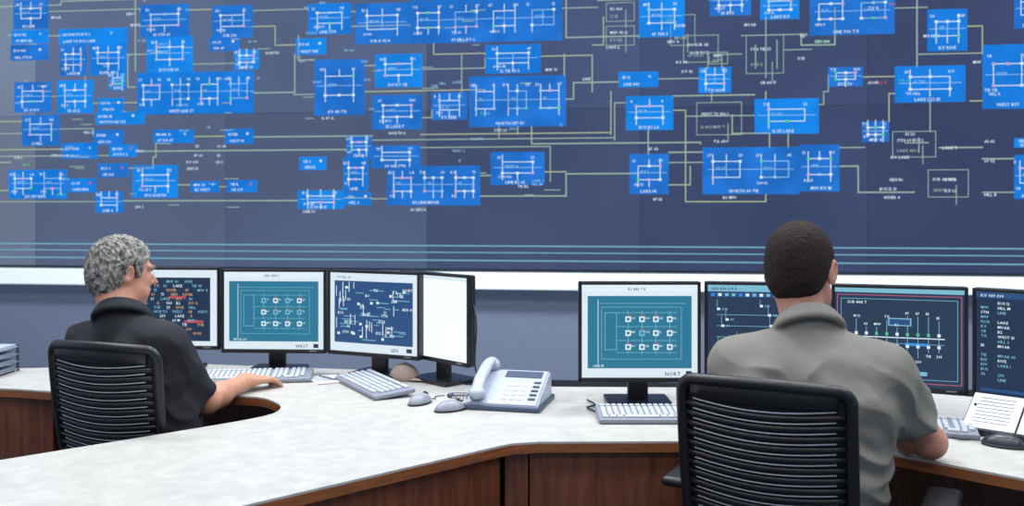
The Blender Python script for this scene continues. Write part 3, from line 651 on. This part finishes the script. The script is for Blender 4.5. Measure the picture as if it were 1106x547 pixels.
def person(name,J,skinc,hairc,hairc2,shirt_m,pants_m,yaw,hyaw,hpitch,hscale,hair,broad):
    f=np.array([math.sin(yaw),math.cos(yaw),0]); r=np.array([math.cos(yaw),-math.sin(yaw),0]); z=np.array([0,0,1.])
    A=lambda k: np.array(J[k],float)
    skin=mat(name+'_skin',skinc,.5,ns=35,na=.08,bump=.08)
    if hair=='curly': hm=mat(name+'_hair',hairc,.8,ns=90,col2=hairc2,bump=.8,detail=8,stretch=(1,1,.45),spec=.25)
    else: hm=mat(name+'_hair',hairc,.85,ns=220,col2=hairc2,bump=.35,detail=6,spec=.2)
    M=frame(hyaw,hpitch)
    allp=np.array([A(k) for k in ('head','wR','wL','eR','eL','neck','chest')]+[A('wR')+.22*np.array(J['dR']),A('wL')+.22*np.array(J['dL'])])
    lo=allp.min(0)-.17; hi=allp.max(0)+.17; lo[2]=min(lo[2],.72); 
    s=SDF(lo,hi,.0036)
    P=head(s,A('head'),M,hscale)
    hb=P(0,-.035,-.05)
    s.cone(hb,A('neck')-.03*z,.058,.060,.03)
    s.cone(A('neck')-.05*z,A('chest')+.03*f,.055,.075,.03)
    for k,sd in (('R',1),('L',-1)):
        sh,el,wr=A('s'+k),A('e'+k),A('w'+k)
        s.cone(A('neck')-.10*z+.02*f,sh,.040,.040,.03); s.cone(sh,el,.046,.041,.03)
        mid=el+(wr-el)*.3; s.cone(el,mid,.041,.043,.02); s.cone(mid,wr,.042,.026,.02)
        hand(s,wr,J['d'+k],k=='R',J.get('curl',.3))
    body=s.mesh('body',skin,smooth=1)
    mb=MB(); ew=mat('eye_white','#e8e6e2',.2); ei=mat('eye_iris','#4a3a2c',.2); MM=Matrix(M.tolist()).to_4x4()
    for sx in (-1,1):
        mb.ell(P(sx*.031,.082,.003),(.0125,.0125,.0125),ew); q=P(sx*.031,.0925,.003); mb.ell(q,(.0055,.0033,.0055),ei,rot=MM)
    eyes=mb.done('eyes')
    hs=SDF(A('head')-.17,A('head')+.18,.0028)
    t=.010 if hair=='curly' else .006
    hs.ell(P(0,-.014,.031),[(.077+t)*hscale,(.097+t)*hscale,(.090+t)*hscale],M,.02)
    hs.ell(P(0,-.052,-.012),[(.062+t*.8)*hscale,(.052+t*.8)*hscale,(.06+t*.5)*hscale],M,.03)
    hs.ell(P(0,-.058,-.035),[.058,.044,.05],M,.03)
    hc=A('head')
    ys=np.array([-.13,-.06,-.035,-.022,-.012,.008,.016,.020,.034,.040,.055,.075,.11])
    zs=np.array([-.092,-.088,-.060,-.005,.030,.034,.010,-.012,-.010,.035,.052,.070,.082])
    def reg(X,Y,Z):
        X=X-hc[0];Y=Y-hc[1];Z=Z-hc[2]
        y=(M[0,1]*X+M[1,1]*Y+M[2,1]*Z)/hscale; zz=(M[0,2]*X+M[1,2]*Y+M[2,2]*Z)/hscale
        return (np.interp(y,ys,zs)-zz)*.55
    hs.clip(reg)
    for sx in (-1,1): hs.cone(P(sx*.046,.084,.024),P(sx*.016,.097,.024),.0045,.005,.004)
    if hair=='curly':
        def dsp(p):
            q=Vector((p.x*55+noise.noise(p*14)*2.2,p.y*55+noise.noise(p*11)*2,p.z*26+noise.noise(p*17)*2))
            return .0085*(.5-abs(noise.noise(q))*1.6)+.002*noise.noise(p*150)
    else:
        def dsp(p): return .0009*noise.noise(p*170)+.0012*noise.noise(p*30)
    hairo=hs.mesh('hair',hm,disp=dsp,smooth=1)
    B=broad
    lo=np.minimum(A('sL'),A('sR'))-.22; hi=np.maximum(A('sL'),A('sR'))+.22; hi[2]=A('neck')[2]+.08
    lo=np.minimum(lo,np.minimum(A('eL'),A('eR'))-.08); hi=np.maximum(hi,np.maximum(A('eL'),A('eR'))+.08); lo[2]=.44
    s=SDF(lo,hi,.005)
    ch,pv=A('chest'),A('pelvis')
    mid=(ch+pv)/2+J.get('midf',-.015)*f
    for sd in (-1,1):
        o=sd*r
        s.cone(pv+o*.075*B,mid+o*.07*B,.125,.120*B,.06); s.cone(mid+o*.07*B,ch+o*.085*B-.01*f,.120*B,.120*B,.06)
        s.cone(ch+o*.085*B,ch+o*.065*B+.05*z,.118*B,.085*B,.06)
    s.ell(mid+.05*f-.05*z,[.15*B,.14*B,.16],frame(yaw),.08)
    nk=A('neck')
    for k,sd in (('R',1),('L',-1)):
        sh,el=A('s'+k),A('e'+k); top=nk-.05*z+sd*r*.03
        s.cone(top,sh+.010*z,.052,.056*B,.06)
        end=sh+(el-sh)*J.get('slv',.8)
        s.cone(sh,end+(el-sh)*.12,.066*B,.064 if B>1 else .058,.05)
    s.cone(nk-.11*z,nk-.01*z-.004*f,.092,.074,.03)
    for k in 'RL':
        sh,el,wr=A('s'+k),A('e'+k),A('w'+k); end=sh+(el-sh)*J.get('slv',.8); n=(el-sh)/np.linalg.norm(el-sh)
        c=el
        def cut(X,Y,Z,end=end,n=n,c=c):
            dpl=(X-end[0])*n[0]+(Y-end[1])*n[1]+(Z-end[2])*n[2]
            rad=np.sqrt((X-c[0])**2+(Y-c[1])**2+(Z-c[2])**2)-.115
            return np.minimum(dpl,-rad*1.0)
        s.clip(cut)
    hn=A('head')-nk; hn=hn/np.linalg.norm(hn)
    s.clip(lambda X,Y,Z:(X-nk[0])*hn[0]+(Y-nk[1])*hn[1]+(Z-nk[2])*hn[2]-.010)
    up=hn; e1=r-up*(r@up); e1/=np.linalg.norm(e1); e2_=np.cross(up,e1)
    if e2_@f<0: e2_=-e2_
    for k in range(26):
        a0=math.radians(112)+k*math.radians(316)/26; a1=a0+math.radians(316)/26
        def Q(a,R_,h): return nk+e1*math.cos(a)*R_+e2_*(math.sin(a)*R_*1.02)+up*(h-.012*math.sin(a))
        for R_,h_,rr in ((.068,.026,.0065),(.073,.018,.007),(.078,.009,.008),(.083,.000,.009),(.088,-.009,.0085)):
            s.cone(Q(a0,R_,h_),Q(a1,R_,h_),rr,rr,.008)
    def fold(p):
        q=Vector((p.x*6+noise.noise(p*5)*1.4,p.y*6,p.z*13+p.x*7))
        w_=noise.noise(q); q2=Vector((p.x*16+p.z*14,p.y*14,p.z*12-p.x*9)); 
        g=min(1,max(0,(nk[2]-.03-p.z)/.08))
        return g*(.017*(1-abs(w_)*2.4)*.5+.006*noise.noise(q2)-.004)
    shirt=s.mesh('shirt',shirt_m,disp=fold,smooth=2)
    pts=np.array([A(k) for k in ('kR','kL','aR','aL','pelvis')])
    s=SDF(np.append(pts.min(0)[:2]-.2,.0),np.append(pts.max(0)[:2]+.2,.75),.008)
    for k,sd in (('R',1),('L',-1)):
        hip=pv+sd*r*.09-.005*z
        s.cone(pv+sd*r*.06+.03*z,hip,.115,.10,.05)
        s.cone(hip,A('k'+k),.092,.066,.04); s.cone(A('k'+k),A('a'+k),.064,.048,.02)
    tr=s.mesh('trousers',pants_m,smooth=2)
    s=SDF(np.append(pts.min(0)[:2]-.25,-.01),np.append(pts.max(0)[:2]+.32,.2),.006)
    for k in 'RL':
        a=A('a'+k); fd=A('k'+k)-pv; fd[2]=0; fd/=np.linalg.norm(fd)
        g=np.array([a[0],a[1],0]); s.cone(g-.04*fd+.05*z,g+.02*fd+.05*z,.042,.04,.02); s.cone(g+.02*fd+.04*z,g+.17*fd+.036*z,.038,.034,.02); s.cone(a,g+.05*z,.036,.036,.02)
    s.clip(lambda X,Y,Z:.008-Z+0*X+0*Y)
    shoe=s.mesh('shoes',mat('shoe_leather','#1b1715',.4),smooth=1)
    e=bpy.data.objects.new(name,None); bpy.context.collection.objects.link(e)
    for o in (body,eyes,hairo,shirt,tr,shoe): o.parent=e
    return e
m_sh1=mat('polo_shirt_black','#14171f',.85,ns=400,na=.15)
m_sh2=mat('polo_shirt_grey','#7b7a74',.92,ns=500,na=.1,spec=.2)
m_tr=mat('trousers_dark','#22252e',.9,ns=200,na=.15)
person('seated_man',dict(head=(.800,2.57,1.245),neck=(.800,2.50,1.100),chest=(.785,2.46,.92),pelvis=(.745,2.44,.56),
  sR=(.972,2.42,.985),sL=(.612,2.53,.985),eR=(1.105,2.45,.80),eL=(.585,2.67,.80),wR=(1.01,2.68,.805),wL=(.665,2.86,.80),
  dR=(-.15,.98,-.08),dL=(.3,.95,-.08),kR=(1.02,2.88,.53),kL=(.86,2.97,.53),aR=(1.04,2.95,.09),aL=(.88,3.05,.09),slv=.74),
  '#bb8570','#191413','#332925',m_sh2,m_tr,math.radians(20),math.radians(32),math.radians(6),1.10,'short',1.08)
person('seated_man.001',dict(head=(-1.315,3.13,1.200),neck=(-1.290,3.07,1.062),chest=(-1.265,3.05,.90),pelvis=(-1.185,3.08,.56),midf=.02,
  sR=(-1.12,2.985,.975),sL=(-1.43,3.13,.975),eR=(-1.035,3.13,.765),eL=(-1.46,3.24,.765),wR=(-.965,3.365,.792),wL=(-1.33,3.45,.79),
  dR=(.55,.83,-.09),dL=(.3,.95,-.08),kR=(-.92,3.46,.53),kL=(-1.12,3.54,.53),aR=(-.92,3.52,.09),aL=(-1.12,3.60,.09),slv=.86),
  '#c08a72','#4a4947','#a09e9a',m_sh1,m_tr,math.radians(26),math.radians(48),math.radians(4),.98,'curly',.98)

# ================================================================= LIGHTS
m_fix=em('lamp_diffuser','#f4f8ff',3.0)
def troffer(x,y,p):
    mb=MB(); mb.box((x,y,CEIL-.03),(1.26,.66,.06),m_white,bev=.005); mb.quad([(x-.58,y-.28,CEIL-.062),(x+.58,y-.28,CEIL-.062),(x+.58,y+.28,CEIL-.062),(x-.58,y+.28,CEIL-.062)],m_fix); mb.done('ceiling_light',recalc=False)
    L=bpy.data.lights.new('ceiling_lamp','AREA'); L.shape='RECTANGLE'; L.size=1.15; L.size_y=.55; L.energy=p; L.color=(.96,.98,1.0)
    o=bpy.data.objects.new('ceiling_lamp',L); o.location=(x,y,CEIL-.07); bpy.context.collection.objects.link(o)
for x in (-3.2,-.9,1.2,3.4):
    for y,p in ((-.8,25),(1.6,42),(4.2,95)): troffer(x,y,p)
wd=bpy.data.worlds.new('world'); bpy.context.scene.world=wd; wd.use_nodes=True; wd.node_tree.nodes['Background'].inputs[0].default_value=(.6,.7,.9,1); wd.node_tree.nodes['Background'].inputs[1].default_value=.3
# ================================================================= CAMERA
cam=bpy.data.cameras.new('camera'); co=bpy.data.objects.new('camera',cam); bpy.context.collection.objects.link(co)
cam.sensor_width=36; cam.sensor_fit='HORIZONTAL'; cam.lens=36*1000/1106; cam.shift_y=-(273.5-HV)/1106; cam.clip_start=.02
cam.dof.use_dof=True; cam.dof.focus_distance=2.9; cam.dof.aperture_fstop=3.6
co.location=(0,0,H); co.rotation_euler=(math.radians(90),0,0)
bpy.context.scene.camera=co
bpy.context.scene.view_settings.view_transform='Standard'
